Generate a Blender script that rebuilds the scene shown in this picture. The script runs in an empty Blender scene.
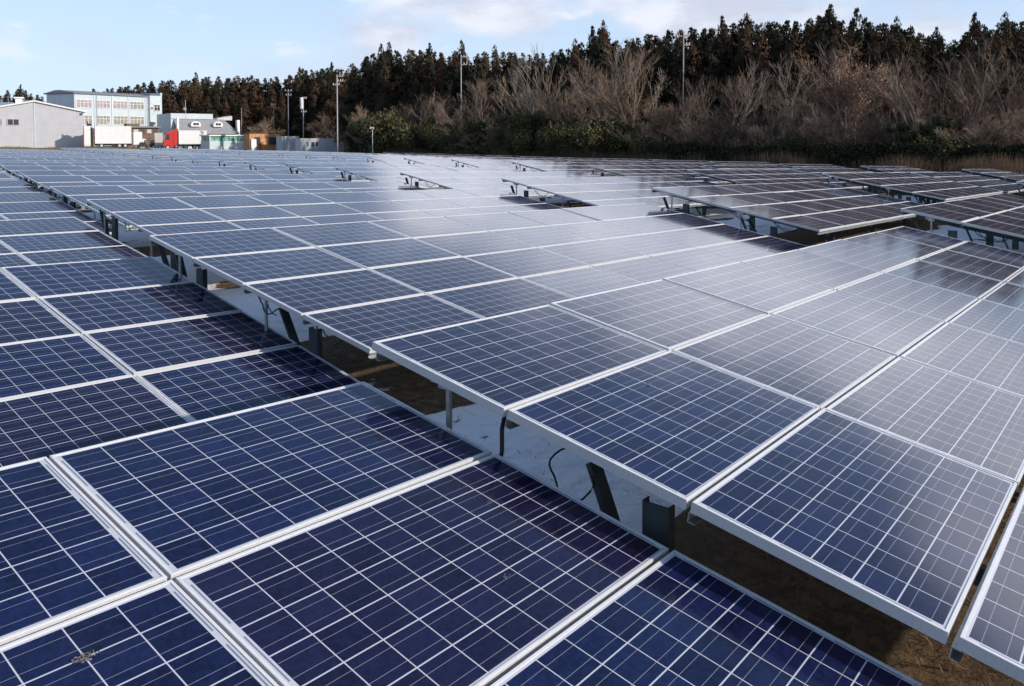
import bpy, math, random
from mathutils import Vector, Matrix, noise
R = math.radians
random.seed(7)
S = bpy.context.scene
COL = S.collection

# ------------------------------------------------------------------ camera
F_PX, YAW, PITCH = 809.4, R(52.47), R(1.981)
CX, CYP = 545.0, 165.0          # principal point: the lens is shifted, so uprights stay upright
cy, sy, cp, sp = math.cos(YAW), math.sin(YAW), math.cos(PITCH), math.sin(PITCH)
fwd = Vector((sy*cp, cy*cp, -sp)); rgt = Vector((cy, -sy, 0)); up = rgt.cross(fwd)
cd = bpy.data.cameras.new('camera'); cam = bpy.data.objects.new('camera', cd); COL.objects.link(cam)
m = Matrix((rgt, up, -fwd)).transposed().to_4x4()
cam.matrix_world = m
cd.sensor_width = 36; cd.lens = F_PX/1024*36; cd.clip_start = .05; cd.clip_end = 6000
cd.shift_x = (512-CX)/1024; cd.shift_y = (CYP-343)/1024
S.camera = cam
SUN_AZ, SUN_EL = 163.0, 20.5

# ------------------------------------------------------------------ world
W = bpy.data.worlds.new('World'); S.world = W; W.use_nodes = True
nt = W.node_tree; nt.nodes.clear()
def nn(nt, t, **k):
    n = nt.nodes.new(t)
    for a, b in k.items(): setattr(n, a, b)
    return n
def mth(nt, op, a, b=None, c=None, clamp=False):
    n = nt.nodes.new('ShaderNodeMath'); n.operation = op; n.use_clamp = clamp
    for i, v in enumerate((a, b, c)):
        if v is None: continue
        if isinstance(v, (int, float)): n.inputs[i].default_value = v
        else: nt.links.new(v, n.inputs[i])
    return n.outputs[0]
def sstep(nt, x, lo, hi, a=0., b=1.):
    n = nt.nodes.new('ShaderNodeMapRange'); n.interpolation_type = 'SMOOTHSTEP'
    nt.links.new(x, n.inputs[0])
    for i, v in enumerate((lo, hi, a, b)):
        if isinstance(v, (int, float)): n.inputs[i+1].default_value = v
        else: nt.links.new(v, n.inputs[i+1])
    return n.outputs[0]
def mixc(nt, f, a, b, mode='MIX'):
    n = nt.nodes.new('ShaderNodeMix'); n.data_type = 'RGBA'; n.blend_type = mode
    for i, v in ((0, f), (6, a), (7, b)):
        if isinstance(v, (int, float)): n.inputs[i].default_value = v
        elif isinstance(v, (tuple, list)): n.inputs[i].default_value = (*v, 1)
        else: nt.links.new(v, n.inputs[i])
    return n.outputs[2]
def noi(nt, vec, scale, detail=4, rough=.55, dim='3D', w=0):
    n = nt.nodes.new('ShaderNodeTexNoise'); n.noise_dimensions = dim
    n.inputs['Scale'].default_value = scale; n.inputs['Detail'].default_value = detail; n.inputs['Roughness'].default_value = rough
    if vec is not None: nt.links.new(vec, n.inputs['Vector'])
    return n.outputs[0]
sky = nn(nt, 'ShaderNodeTexSky', sky_type='NISHITA', sun_disc=False)
sky.sun_elevation = R(SUN_EL); sky.sun_rotation = R(SUN_AZ); sky.air_density = 1.0; sky.dust_density = .6; sky.ozone_density = 3.0
tc = nn(nt, 'ShaderNodeTexCoord'); dv = tc.outputs['Generated']
sx = nn(nt, 'ShaderNodeSeparateXYZ'); nt.links.new(dv, sx.inputs[0]); X_, Y_, Z_ = sx.outputs
azd = mth(nt, 'MULTIPLY', mth(nt, 'ARCTAN2', X_, Y_), 57.2958)
eld = mth(nt, 'MULTIPLY', mth(nt, 'ARCSINE', Z_), 57.2958)
cmb = nn(nt, 'ShaderNodeCombineXYZ')
nt.links.new(mth(nt, 'DIVIDE', azd, 26.), cmb.inputs[0]); nt.links.new(mth(nt, 'DIVIDE', eld, 11.), cmb.inputs[1])
n1 = noi(nt, cmb.outputs[0], 1.3, 6, .55); n2 = noi(nt, cmb.outputs[0], 3.1, 5, .6); n3_ = noi(nt, cmb.outputs[0], 2.2, 6, .5)
# top of the cloud bank against azimuth, and its fill
cr = nn(nt, 'ShaderNodeFloatCurve'); cv = cr.mapping.curves[0]
pts = [(-180, 12), (-60, 6), (0, 3), (30, 6), (42, 13), (50, 21), (62, 21), (75, 21), (90, 26), (120, 34), (180, 30)]
while len(cv.points) < len(pts): cv.points.new(.5, .5)
for i, (a, b) in enumerate(pts): cv.points[i].location = ((a+180)/360, b/40)
cr.mapping.update(); nt.links.new(mth(nt, 'DIVIDE', mth(nt, 'ADD', azd, 180.), 360.), cr.inputs['Value'])
ctop = mth(nt, 'MULTIPLY', cr.outputs[0], 40.)
edge = mth(nt, 'ADD', mth(nt, 'SUBTRACT', ctop, eld), mth(nt, 'MULTIPLY', mth(nt, 'SUBTRACT', n1, .5), 20.))
bank = sstep(nt, edge, -1.5, 5.)
wisps = mth(nt, 'MULTIPLY', sstep(nt, n2, .54, .68), mth(nt, 'MULTIPLY', sstep(nt, eld, 2., 7.), sstep(nt, eld, 26., 12.)))
lowgap = sstep(nt, mth(nt, 'ADD', eld, mth(nt, 'MULTIPLY', mth(nt, 'SUBTRACT', n1, .5), 8.)), 3.5, 7.5)   # clear strip just above the trees
cov = mth(nt, 'MAXIMUM', mth(nt, 'MULTIPLY', bank, mth(nt, 'MAXIMUM', sstep(nt, eld, 8.5, 12.5), mth(nt, 'MULTIPLY', sstep(nt, n3_, .40, .56, .12, 1.), mth(nt, 'ADD', mth(nt, 'MULTIPLY', lowgap, .35), .55)))), mth(nt, 'MULTIPLY', wisps, .8))
ccol = mixc(nt, sstep(nt, n2, .38, .66), (5.0, 5.3, 6.3), (7.0, 7.2, 7.9))
clift = mth(nt, 'ADD', 1., mth(nt, 'MULTIPLY', sstep(nt, eld, 9., 15.), .85))   # sunlit tops of the bank, higher than the picture's top edge
vm = nn(nt, 'ShaderNodeVectorMath', operation='SCALE'); nt.links.new(ccol, vm.inputs[0]); nt.links.new(clift, vm.inputs['Scale']); ccol = vm.outputs[0]
# pale veil low in the sky
veil = mth(nt, 'MULTIPLY', sstep(nt, eld, 36., 0.), .72)
base = mixc(nt, veil, sky.outputs[0], (5.6, 7.1, 9.3))
allc = mixc(nt, cov, base, ccol)
bg = nn(nt, 'ShaderNodeBackground'); bg.inputs[1].default_value = .105
nt.links.new(allc, bg.inputs[0]); out = nn(nt, 'ShaderNodeOutputWorld'); nt.links.new(bg.outputs[0], out.inputs[0])

sd = bpy.data.lights.new('sun', 'SUN'); sd.energy = 3.4; sd.angle = R(.6); sd.color = (1, .9, .78)
sun = bpy.data.objects.new('sun', sd); COL.objects.link(sun)
a, e = R(SUN_AZ), R(SUN_EL)
sdir = Vector((math.sin(a)*math.cos(e), math.cos(a)*math.cos(e), math.sin(e)))
sun.rotation_euler = sdir.to_track_quat('Z', 'Y').to_euler(); sun.location = sdir*60
S.view_settings.view_transform = 'Standard'; S.view_settings.look = 'None'; S.view_settings.exposure = 0.3; S.view_settings.gamma = 1
S.cycles.max_bounces = 7; S.cycles.transparent_max_bounces = 8

# ------------------------------------------------------------------ materials
def mat(name):
    m = bpy.data.materials.new(name); m.use_nodes = True
    return m, m.node_tree, m.node_tree.nodes['Principled BSDF']
def simple(name, col, rough=.6, metal=0., var=.12, scale=6., bump=0., bscale=60., coord='Object'):
    m, t, b = mat(name)
    tc = nn(t, 'ShaderNodeTexCoord'); v = tc.outputs[coord]
    n = noi(t, v, scale, 5, .6)
    lo = tuple(c*(1-var) for c in col); hi = tuple(min(1, c*(1+var)) for c in col)
    c = mixc(t, sstep(t, n, .3, .7), lo, hi); t.links.new(c, b.inputs['Base Color'])
    b.inputs['Roughness'].default_value = rough; b.inputs['Metallic'].default_value = metal
    if bump:
        bp = nn(t, 'ShaderNodeBump'); bp.inputs['Strength'].default_value = bump; bp.inputs['Distance'].default_value = .02
        t.links.new(noi(t, v, bscale, 4), bp.inputs['Height']); t.links.new(bp.outputs[0], b.inputs['Normal'])
    return m
PVL, PUL = 1.65, .992
def cells_mat():
    m, t, b = mat('photovoltaic_cells')
    uv = nn(t, 'ShaderNodeUVMap'); s = nn(t, 'ShaderNodeSeparateXYZ'); t.links.new(uv.outputs[0], s.inputs[0])
    U, V = s.outputs[0], s.outputs[1]
    iu = mth(t, 'FLOOR', mth(t, 'DIVIDE', U, 10.)); iv = mth(t, 'FLOOR', mth(t, 'DIVIDE', V, 10.))
    u = mth(t, 'SUBTRACT', U, mth(t, 'MULTIPLY', iu, 10.)); v = mth(t, 'SUBTRACT', V, mth(t, 'MULTIPLY', iv, 10.))
    P = .1585; mu = (PVL-10*P)/2; mv = (PUL-6*P)/2; G = .0022
    cu = mth(t, 'DIVIDE', mth(t, 'SUBTRACT', u, mu), P); cvv = mth(t, 'DIVIDE', mth(t, 'SUBTRACT', v, mv), P)
    fu = mth(t, 'FRACT', cu); fv = mth(t, 'FRACT', cvv)
    def near(x, c, w): return mth(t, 'COMPARE', x, c, w)
    gu = mth(t, 'SUBTRACT', 1., near(fu, .5, .5-G/P)); gv = mth(t, 'SUBTRACT', 1., near(fv, .5, .5-G*1.25/P))
    inu = near(u, PVL/2, 5*P-.001); inv = near(v, PUL/2, 3*P-.001)
    inside = mth(t, 'MULTIPLY', inu, inv)
    gap = mth(t, 'MAXIMUM', mth(t, 'MAXIMUM', gu, gv), mth(t, 'SUBTRACT', 1., inside))
    bus = mth(t, 'MAXIMUM', near(fv, .26, .0066), near(fv, .74, .0066))
    bus = mth(t, 'MULTIPLY', bus, mth(t, 'MULTIPLY', inside, near(u, PVL/2, 5*P-.004)))
    # ribbons in the end margins: one bar across each pair of strings
    endm = mth(t, 'SUBTRACT', 1., near(u, PVL/2, 5*P+.006)); endm = mth(t, 'MULTIPLY', endm, near(u, PVL/2, 5*P+.012))
    pair = mth(t, 'FRACT', mth(t, 'DIVIDE', cvv, 2.)); rib = mth(t, 'MULTIPLY', endm, mth(t, 'MULTIPLY', near(pair, .5, .38), inv))
    # crystal grain and a tone for each cell
    cid = nn(t, 'ShaderNodeCombineXYZ'); oi = nn(t, 'ShaderNodeObjectInfo')
    t.links.new(mth(t, 'FLOOR', cu), cid.inputs[0]); t.links.new(mth(t, 'FLOOR', cvv), cid.inputs[1])
    t.links.new(mth(t, 'ADD', mth(t, 'MULTIPLY', oi.outputs['Random'], 91.), mth(t, 'ADD', mth(t, 'MULTIPLY', iu, 7.), mth(t, 'MULTIPLY', iv, 3.))), cid.inputs[2])
    wn = nn(t, 'ShaderNodeTexWhiteNoise', noise_dimensions='3D'); t.links.new(cid.outputs[0], wn.inputs[0])
    pid = nn(t, 'ShaderNodeCombineXYZ'); t.links.new(iu, pid.inputs[0]); t.links.new(iv, pid.inputs[1]); t.links.new(mth(t, 'MULTIPLY', oi.outputs['Random'], 57.), pid.inputs[2])
    wp = nn(t, 'ShaderNodeTexWhiteNoise', noise_dimensions='3D'); t.links.new(pid.outputs[0], wp.inputs[0])
    vo = nn(t, 'ShaderNodeTexVoronoi'); vo.inputs['Scale'].default_value = 55; t.links.new(uv.outputs[0], vo.inputs['Vector'])
    sc = nn(t, 'ShaderNodeSeparateColor'); t.links.new(vo.outputs['Color'], sc.inputs[0])
    tone = mth(t, 'ADD', mth(t, 'MULTIPLY', wn.outputs[0], .6), mth(t, 'MULTIPLY', sc.outputs[0], .55))
    c1 = mixc(t, tone, (.0040, .005, .026), (.012, .021, .092))
    c2 = mixc(t, tone, (.0065, .005, .022), (.016, .016, .064))
    cc = mixc(t, sstep(t, wp.outputs[0], .2, .8), c1, c2)
    cc = mixc(t, bus, cc, (.27, .28, .36))
    cc = mixc(t, gap, cc, (.66, .68, .76))
    cc = mixc(t, rib, cc, (.20, .25, .34))
    # dust film and a few dried splashes
    tcn = nn(t, 'ShaderNodeTexCoord')
    d1 = noi(t, uv.outputs[0], 1.7, 5, .65); dust = mth(t, 'MULTIPLY', sstep(t, d1, .45, .8), .014)
    lowe = mth(t, 'MULTIPLY', sstep(t, v, .035, .010), .25)
    dust = mth(t, 'ADD', dust, mth(t, 'MULTIPLY', lowe, sstep(t, noi(t, uv.outputs[0], 9., 4), .35, .65)))
    cc = mixc(t, dust, cc, (.34, .32, .29))
    t.links.new(cc, b.inputs['Base Color'])
    b.inputs['IOR'].default_value = 1.68
    r = mth(t, 'ADD', mth(t, 'MULTIPLY', d1, .12), .045); t.links.new(r, b.inputs['Roughness'])
    b.inputs['Specular IOR Level'].default_value = .5
    return m
M = {}
M['cells'] = cells_mat()
M['alu'] = simple('anodised_aluminium_frame', (.62, .63, .65), .38, .55, .10, 3., .05, 90)
def dirty_side_shaded_alu():
    m, t, b = mat('weathered_side_shaded_frame')
    tc = nn(t, 'ShaderNodeTexCoord')
    n = noi(t, tc.outputs['Object'], 14, 6, .7); n3 = noi(t, tc.outputs['Object'], 70, 3, .6)
    c = mixc(t, sstep(t, n, .45, .75, 0, .45), (.84, .85, .88), (.62, .61, .56))
    c = mixc(t, sstep(t, n3, .62, .72, 0, .35), c, (.42, .40, .34))
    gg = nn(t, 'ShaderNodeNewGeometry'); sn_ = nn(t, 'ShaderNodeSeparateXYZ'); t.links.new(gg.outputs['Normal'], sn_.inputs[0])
    side = sstep(t, sn_.outputs[2], .8, .5); c = mixc(t, mth(t, 'MULTIPLY', side, sstep(t, n3, .3, .7, .80, 1.)), c, (.54, .55, .56))  # painted shade: upright faces greyer than the top lip, over the dirt
    t.links.new(c, b.inputs['Base Color']); b.inputs['Metallic'].default_value = .0; b.inputs['Roughness'].default_value = .42
    return m
M['frame'] = dirty_side_shaded_alu()
M['back'] = simple('white_backsheet', (.74, .75, .77), .6)
M['dark_steel'] = simple('dark_painted_steel', (.055, .070, .080), .5, .2, .3, 5)
M['galv'] = simple('galvanised_steel', (.42, .43, .44), .45, .6, .2, 12)
M['cable'] = simple('black_cable', (.012, .012, .013), .5)
M['wall_grey'] = simple('grey_metal_siding', (.50, .51, .55), .6, 0, .05, .6)
M['wall_white'] = simple('white_wall', (.50, .58, .63), .7, 0, .06, .4)
M['wall_blue'] = simple('pale_wall', (.55, .62, .68), .7, 0, .05, .4)
M['roof_dark'] = simple('dark_roof_edge', (.16, .18, .22), .6)
M['roof_grey'] = simple('grey_slate_roof', (.27, .28, .30), .7, 0, .15, 2.)
M['roof_blue'] = simple('blue_metal_roof', (.30, .40, .50), .5)
M['white'] = simple('white_paint', (.78, .79, .80), .4, 0, .06, 2)
M['glass'] = simple('window_glass', (.05, .055, .06), .12)
M['curtain'] = simple('window_with_blinds', (.30, .29, .25), .3, 0, .3, 1.5)
M['pink'] = simple('reddish_window', (.36, .31, .33), .3, 0, .25, 1.5)
M['rust'] = simple('rusty_sheet', (.16, .10, .07), .8, 0, .5, 2)
M['red'] = simple('red_truck_paint', (.55, .03, .025), .35, 0, .1, 2)
M['dark'] = simple('dark_paint', (.03, .035, .045), .4)
M['green'] = simple('green_window_band', (.12, .34, .27), .35, 0, .5, 1.2)
M['orange'] = simple('orange_paint', (.50, .24, .10), .6, 0, .25, 1.5)
M['rubber'] = simple('tyre_rubber', (.02, .02, .02), .8)
M['grey_box'] = simple('grey_container_paint', (.46, .51, .56), .6, 0, .1, 1)
M['pole'] = simple('concrete_pole', (.33, .32, .30), .8, 0, .1, 2)
M['pole_light'] = simple('pale_pole', (.50, .49, .46), .7, 0, .1, 2)
M['bark'] = simple('brown_bark', (.07, .055, .045), .9, 0, .3, 4)

def leafmat(name, c1, c2, c3, scale=.35, rnd=.6):
    m, t, b = mat(name)
    tc = nn(t, 'ShaderNodeTexCoord'); oi = nn(t, 'ShaderNodeObjectInfo')
    n = noi(t, tc.outputs['Object'], scale, 3, .7)
    f = mth(t, 'ADD', n, mth(t, 'MULTIPLY', mth(t, 'SUBTRACT', oi.outputs['Random'], .5), rnd))
    c = mixc(t, sstep(t, f, .35, .7), c1, c2)
    n2 = noi(t, tc.outputs['Object'], scale*7, 2, .6)
    c = mixc(t, sstep(t, n2, .45, .75, 0, .7), c, c3)
    t.links.new(c, b.inputs['Base Color']); b.inputs['Roughness'].default_value = .85
    b.inputs['Specular IOR Level'].default_value = .15
    return m
M['cedar'] = leafmat('cedar_foliage', (.030, .034, .020), (.095, .054, .033), (.052, .040, .025), .2)
M['shrub'] = leafmat('evergreen_foliage', (.040, .050, .022), (.095, .095, .042), (.10, .075, .045), .5)
M['willow'] = leafmat('yellow_green_foliage', (.065, .075, .034), (.11, .105, .048), (.06, .06, .035), .5)
M['twig'] = leafmat('bare_twigs', (.13, .095, .072), (.30, .215, .155), (.28, .215, .165), .25, 1.1)
M['pale_bark'] = leafmat('pale_bark', (.25, .20, .16), (.33, .27, .22), (.18, .14, .11), .5, .5)
M['dryleaf'] = leafmat('dry_brown_leaves', (.24, .14, .085), (.34, .22, .15), (.16, .10, .07), .6)
M['reed'] = leafmat('dry_reeds', (.12, .085, .06), (.26, .19, .125), (.07, .048, .032), .3)
M['straw'] = leafmat('dry_straw', (.22, .14, .07), (.36, .25, .14), (.10, .06, .03), 3.)
M['vine'] = leafmat('dark_vines', (.028, .034, .018), (.060, .056, .030), (.10, .075, .045), .4, 0)
M['stone'] = simple('grey_stone', (.20, .18, .16), .85, 0, .3, 20, .4, 40)

def ground_mat():
    m, t, b = mat('winter_ground')
    g = nn(t, 'ShaderNodeNewGeometry'); P = g.outputs['Position']
    s = nn(t, 'ShaderNodeSeparateXYZ'); t.links.new(P, s.inputs[0])
    n = noi(t, P, 9., 8, .75); nb = noi(t, P, .9, 5, .6)
    c = mixc(t, sstep(t, n, .38, .68), (.07, .045, .026), (.27, .175, .095))
    c = mixc(t, sstep(t, nb, .35, .65, 0, .5), c, (.16, .11, .065))
    nf = noi(t, P, 55., 4, .7); c = mixc(t, sstep(t, nf, .56, .7, 0, .6), c, (.26, .18, .10))
    # snow lying in patches under and between the arrays
    ph = mth(t, 'FRACT', mth(t, 'DIVIDE', mth(t, 'ADD', mth(t, 'SUBTRACT', s.outputs[1], 2.55), 619.2), 6.192))
    band = mth(t, 'MULTIPLY', sstep(t, ph, .0, .03), sstep(t, ph, .52, .42))
    ns = noi(t, P, .62, 6, .5)
    edge = mth(t, 'ADD', mth(t, 'ADD', mth(t, 'MULTIPLY', band, .32), sstep(t, s.outputs[1], 8., 14., 0., .17)), ns)
    near = sstep(t, s.outputs[0], 42., 60.)
    sn = mth(t, 'MULTIPLY', sstep(t, edge, .655, .675), mth(t, 'SUBTRACT', 1., near))
    yok = sstep(t, s.outputs[1], 2.3, 2.5); sn = mth(t, 'MULTIPLY', sn, yok)
    far = mth(t, 'MULTIPLY', sstep(t, s.outputs[1], 120., 135.), .8); c = mixc(t, far, c, (.30, .24, .14))
    snc = mixc(t, sstep(t, noi(t, P, 24., 4, .7), .62, .74, 0, .7), (.90, .91, .93), (.45, .40, .34))
    ns2 = noi(t, P, 5.5, 5, .65); sn = mth(t, 'MULTIPLY', sn, sstep(t, ns2, .27, .33))
    c = mixc(t, sn, c, snc); t.links.new(c, b.inputs['Base Color'])
    b.inputs['Roughness'].default_value = .9; b.inputs['Specular IOR Level'].default_value = .2
    sl_ = noi(t, P, 3.2, 5, .55); h = mth(t, 'ADD', mth(t, 'MULTIPLY', n, mth(t, 'SUBTRACT', 1., sn)), mth(t, 'MULTIPLY', sn, mth(t, 'ADD', 1.0, mth(t, 'MULTIPLY', sl_, 1.6))))
    bp = nn(t, 'ShaderNodeBump'); bp.inputs['Strength'].default_value = .9; bp.inputs['Distance'].default_value = .06
    t.links.new(h, bp.inputs['Height']); t.links.new(bp.outputs[0], b.inputs['Normal'])
    return m
M['ground'] = ground_mat()

# ------------------------------------------------------------------ mesh helpers
class MB:
    def __init__(s): s.v = []; s.f = []; s.mi = []; s.uv = []; s.mats = []
    def mat(s, k):
        if k not in s.mats: s.mats.append(k)
        return s.mats.index(k)
    def face(s, pts, k, uv=None):
        n = len(s.v); s.v += [tuple(p) for p in pts]; s.f.append(tuple(range(n, n+len(pts)))); s.mi.append(s.mat(k)); s.uv.append(uv)
    def hexa(s, p, k):      # p: 8 corners, bottom 4 ccw then top 4
        n = len(s.v); s.v += [tuple(q) for q in p]
        for f in ((3, 2, 1, 0), (4, 5, 6, 7), (0, 1, 5, 4), (1, 2, 6, 5), (2, 3, 7, 6), (3, 0, 4, 7)):
            s.f.append(tuple(n+i for i in f)); s.mi.append(s.mat(k)); s.uv.append(None)
    def box(s, x0, y0, z0, x1, y1, z1, k):
        s.hexa([(x0, y0, z0), (x1, y0, z0), (x1, y1, z0), (x0, y1, z0), (x0, y0, z1), (x1, y0, z1), (x1, y1, z1), (x0, y1, z1)], k)
    def beam(s, a, b, w, h, k, upv=Vector((0, 0, 1))):
        a, b = Vector(a), Vector(b); d = (b-a).normalized()
        if abs(d.dot(upv)) > .98: upv = Vector((1, 0, 0))
        sd = d.cross(upv).normalized()*w/2; u = sd.cross(d).normalized()*h/2
        s.hexa([a-sd-u, a+sd-u, a+sd+u, a-sd+u, b-sd-u, b+sd-u, b+sd+u, b-sd+u], k)
    def channel(s, a, b, w, h, th, k, upv=Vector((0, 1, 0))):   # C-section
        a, b = Vector(a), Vector(b); d = (b-a).normalized(); sd = d.cross(upv).normalized(); u = sd.cross(d).normalized()
        s.beam(a, b, th, h, k, upv)
        for q in (-1, 1): s.beam(a+u*q*(h/2-th/2)+sd*(w/2+th/2), b+u*q*(h/2-th/2)+sd*(w/2+th/2), w, th, k, upv)
    def tube(s, pts, r, k, n=6, cap=True):
        rings = []; L = len(pts); pts = [Vector(p) for p in pts]
        for i, p in enumerate(pts):
            d = (pts[min(i+1, L-1)]-pts[max(i-1, 0)]).normalized()
            q = Vector((0, 0, 1)) if abs(d.z) < .9 else Vector((1, 0, 0))
            a = d.cross(q).normalized(); b = d.cross(a); rr = r[i] if isinstance(r, (list, tuple)) else r
            o = len(s.v); rings.append(o)
            for j in range(n):
                t = j*2*math.pi/n; s.v.append(tuple(p+(a*math.cos(t)+b*math.sin(t))*rr))
        for i in range(L-1):
            for j in range(n):
                s.f.append((rings[i]+j, rings[i]+(j+1) % n, rings[i+1]+(j+1) % n, rings[i+1]+j)); s.mi.append(s.mat(k)); s.uv.append(None)
        if cap:
            s.f.append(tuple(rings[0]+j for j in range(n))); s.mi.append(s.mat(k)); s.uv.append(None)
            s.f.append(tuple(rings[-1]+n-1-j for j in range(n))); s.mi.append(s.mat(k)); s.uv.append(None)
    def mesh(s, name, smooth=False):
        me = bpy.data.meshes.new(name); me.from_pydata(s.v, [], s.f)
        for k in s.mats: me.materials.append(M[k])
        me.polygons.foreach_set('material_index', s.mi)
        if any(u is not None for u in s.uv):
            l = me.uv_layers.new(name='UVMap'); i = 0
            for f, u in zip(s.f, s.uv):
                for j in range(len(f)):
                    if u is not None: l.data[i+j].uv = u[j]
                i += len(f)
        if smooth: me.polygons.foreach_set('use_smooth', [True]*len(s.f))
        me.update(); return me
    def obj(s, name, parent=None, smooth=False):
        o = bpy.data.objects.new(name, s.mesh(name, smooth)); COL.objects.link(o)
        if parent: o.parent = parent
        return o
def inst(name, me, parent=None, loc=(0, 0, 0), mw=None):
    o = bpy.data.objects.new(name, me); COL.objects.link(o)
    if parent: o.parent = parent
    if mw is not None: o.matrix_basis = mw
    else: o.location = loc
    return o
def tag(o, label=None, cat=None, group=None, kind=None):
    if label: o['label'] = label
    if cat: o['category'] = cat
    if group: o['group'] = group
    if kind: o['kind'] = kind
    return o
def empty(name, loc, rz=0., label=None, cat=None, group=None):
    o = bpy.data.objects.new(name, None); COL.objects.link(o); o.location = loc; o.rotation_euler = (0, 0, rz); o.empty_display_size = .3
    return tag(o, label, cat, group)

# ------------------------------------------------------------------ terrain
BP = [(-2000, 240), (330, 240), (352, 128), (440, 114), (512, 101), (600, 90), (700, 81), (768, 75), (850, 70), (914, 66), (1000, 62), (1100, 58), (3000, 50)]
def lerp(tab, x):
    if x <= tab[0][0]: return tab[0][1]
    for (a, b), (c, d) in zip(tab, tab[1:]):
        if x <= c: return b+(d-b)*(x-a)/(c-a)
    return tab[-1][1]
KX, KZ = F_PX/cp, F_PX/cp/cp
def toPD(x, y):
    D = x*sy+y*cy; l = x*cy-y*sy
    return (CX+KX*l/D if D > 1 else 1e4*(1 if l > 0 else -1)), D
def Wd(px, D):
    l = (px-CX)/KX*D; return Vector((D*sy+l*cy, D*cy-l*sy, 0))
GZ = -2.60
ROWV = Vector((1.757, 6.192, -.017)); STV = Vector((11.765, -.106, -.07)); ORG = Vector((3.2, 3.621, -1.151))
STRIPDROP = {3: -.25, 4: -.40, 5: -.45, 6: -.5}
def terrain(x, y):
    s = (x-3.2-.284*(y-3.6))/11.77
    z = GZ - .10*max(0, min(s, 4)) - .40*max(0, min(1, (s-2.3)/1.7)) - .0025*max(0, min(y, 120))
    px, D = toPD(x, y)
    if D > 40:
        b = lerp(BP, px)
        if D > b: z += .055*min(D-b, 220)
        if D > 140 and px < 345: z += .75*min(1, (D-140)/22)
    return z+.02*noise.noise(Vector((x*.5, y*.5, 0)))
def axis(lo, hi):
    v = []; x = lo
    while x < hi:
        v.append(x); d = abs(x-8); x += .5 if d < 14 else 2 if d < 60 else 6 if d < 260 else 80
    return v+[hi]
xs, ys = axis(-2000, 2500), axis(-1500, 3000)
g = MB(); nx = len(xs)
g.v = [(x, y, terrain(x, y)) for y in ys for x in xs]
for j in range(len(ys)-1):
    for i in range(nx-1): g.f.append((j*nx+i, j*nx+i+1, (j+1)*nx+i+1, (j+1)*nx+i))
g.mi = [0]*len(g.f); g.uv = [None]*len(g.f); g.mats = ['ground']
tag(g.obj('ground', smooth=True), kind='structure')

# ------------------------------------------------------------------ solar arrays
TILT, SL = R(10.3), R(-1.79)
PU, PV = 1.0149, 1.66
uv_ = Vector((0, math.cos(TILT), math.sin(TILT))); vv_ = Vector((math.cos(SL), 0, math.sin(SL))); nn_ = vv_.cross(uv_).normalized()
def tp(v, j, dz=0.): return vv_*v - uv_*j + nn_*dz          # table point: v metres along, j metres down the slope
PM = Matrix((vv_, uv_, nn_)).transposed().to_4x4()
def frame_into(mb, k='frame', simple_=False):
    w, h = PVL, PUL
    prof = [(0, -.046), (0, -.0015), (.0015, 0), (.0115, 0), (.0115, -.005), (.003, -.006), (.003, -.044), (.022, -.044), (.022, -.046)]
    if simple_: prof = [(0, -.046), (0, 0), (.0115, 0), (.0115, -.004), (.003, -.006), (.003, -.046)]
    n = len(prof)
    rings = []
    for cx, cyy, sxx, syy in ((0, 0, 1, -1), (w, 0, -1, -1), (w, -h, -1, 1), (0, -h, 1, 1)):
        o = len(mb.v); rings.append(o)
        for d, z in prof: mb.v.append((cx+sxx*d, cyy+syy*d, z))
    for c in range(4):
        a, b = rings[c], rings[(c+1) % 4]
        for i in range(n):
            j = (i+1) % n; mb.f.append((a+i, b+i, b+j, a+j)); mb.mi.append(mb.mat(k)); mb.uv.append(None)
def glass_into(mb, off=(0, 0)):
    w, h, i = PVL, PUL, .0045
    a, b = 10*off[0], 10*off[1]
    mb.face([(i, -h+i, -.0035), (w-i, -h+i, -.0035), (w-i, -i, -.0035), (i, -i, -.0035)], 'cells', [(a+i, b+i), (a+w-i, b+i), (a+w-i, b+h-i), (a+i, b+h-i)])
    mb.face([(i, -i, -.009), (w-i, -i, -.009), (w-i, -h+i, -.009), (i, -h+i, -.009)], 'back')
gm = MB(); glass_into(gm)
gm.box(.72, -.16, -.032, .90, -.04, -.010, 'cable')
GLASS = gm.mesh('solar_panel')
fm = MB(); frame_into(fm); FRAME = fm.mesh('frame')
pm = MB(); glass_into(pm); frame_into(pm, simple_=True); PANEL = pm.mesh('solar_panel')
JOFF = [0, 1.0149, 2.0298, 3.056]
def ppos(i, j): return tp(i*PV, JOFF[j])
parts = {}
def P(key, mb): parts[key] = mb.mesh(key)
mb = MB(); mb.channel(tp(.015, 0, -.078), tp(7*PV-.04, 0, -.078), .03, .045, .004, 'galv', nn_); P('purlin', mb)
mb = MB(); mb.beam(tp(0, .10, -.15), tp(0, 3.98, -.15), .05, .08, 'dark_steel', nn_); P('rafter', mb)
H0 = 1.465                      # glass plane to ground at the back left corner
def gdrop(v, j): return -H0+tp(v, 0).z*0-.10*v/11.83
def colpart(j):
    mb = MB(); t = tp(0, j, -.20); mb.channel(t, (t.x, t.y, gdrop(0, j)-.35), .05, .14, .006, 'dark_steel', Vector((0, 1, 0)))
    mb.box(t.x-.05, t.y-.08, gdrop(0, j)-.02, t.x+.12, t.y+.08, gdrop(0, j)+.012, 'galv'); return mb
P('column_rear', colpart(.78)); P('column_front', colpart(2.93))
def bracepart(j):
    mb = MB(); a = tp(0, j-.62, -.19); b = tp(0, j-.10, -.2); mb.beam((.06, a.y, a.z), (.06, b.y, gdrop(0, j)+.05), .03, .085, 'dark_steel', Vector((1, 0, 0))); return mb
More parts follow.
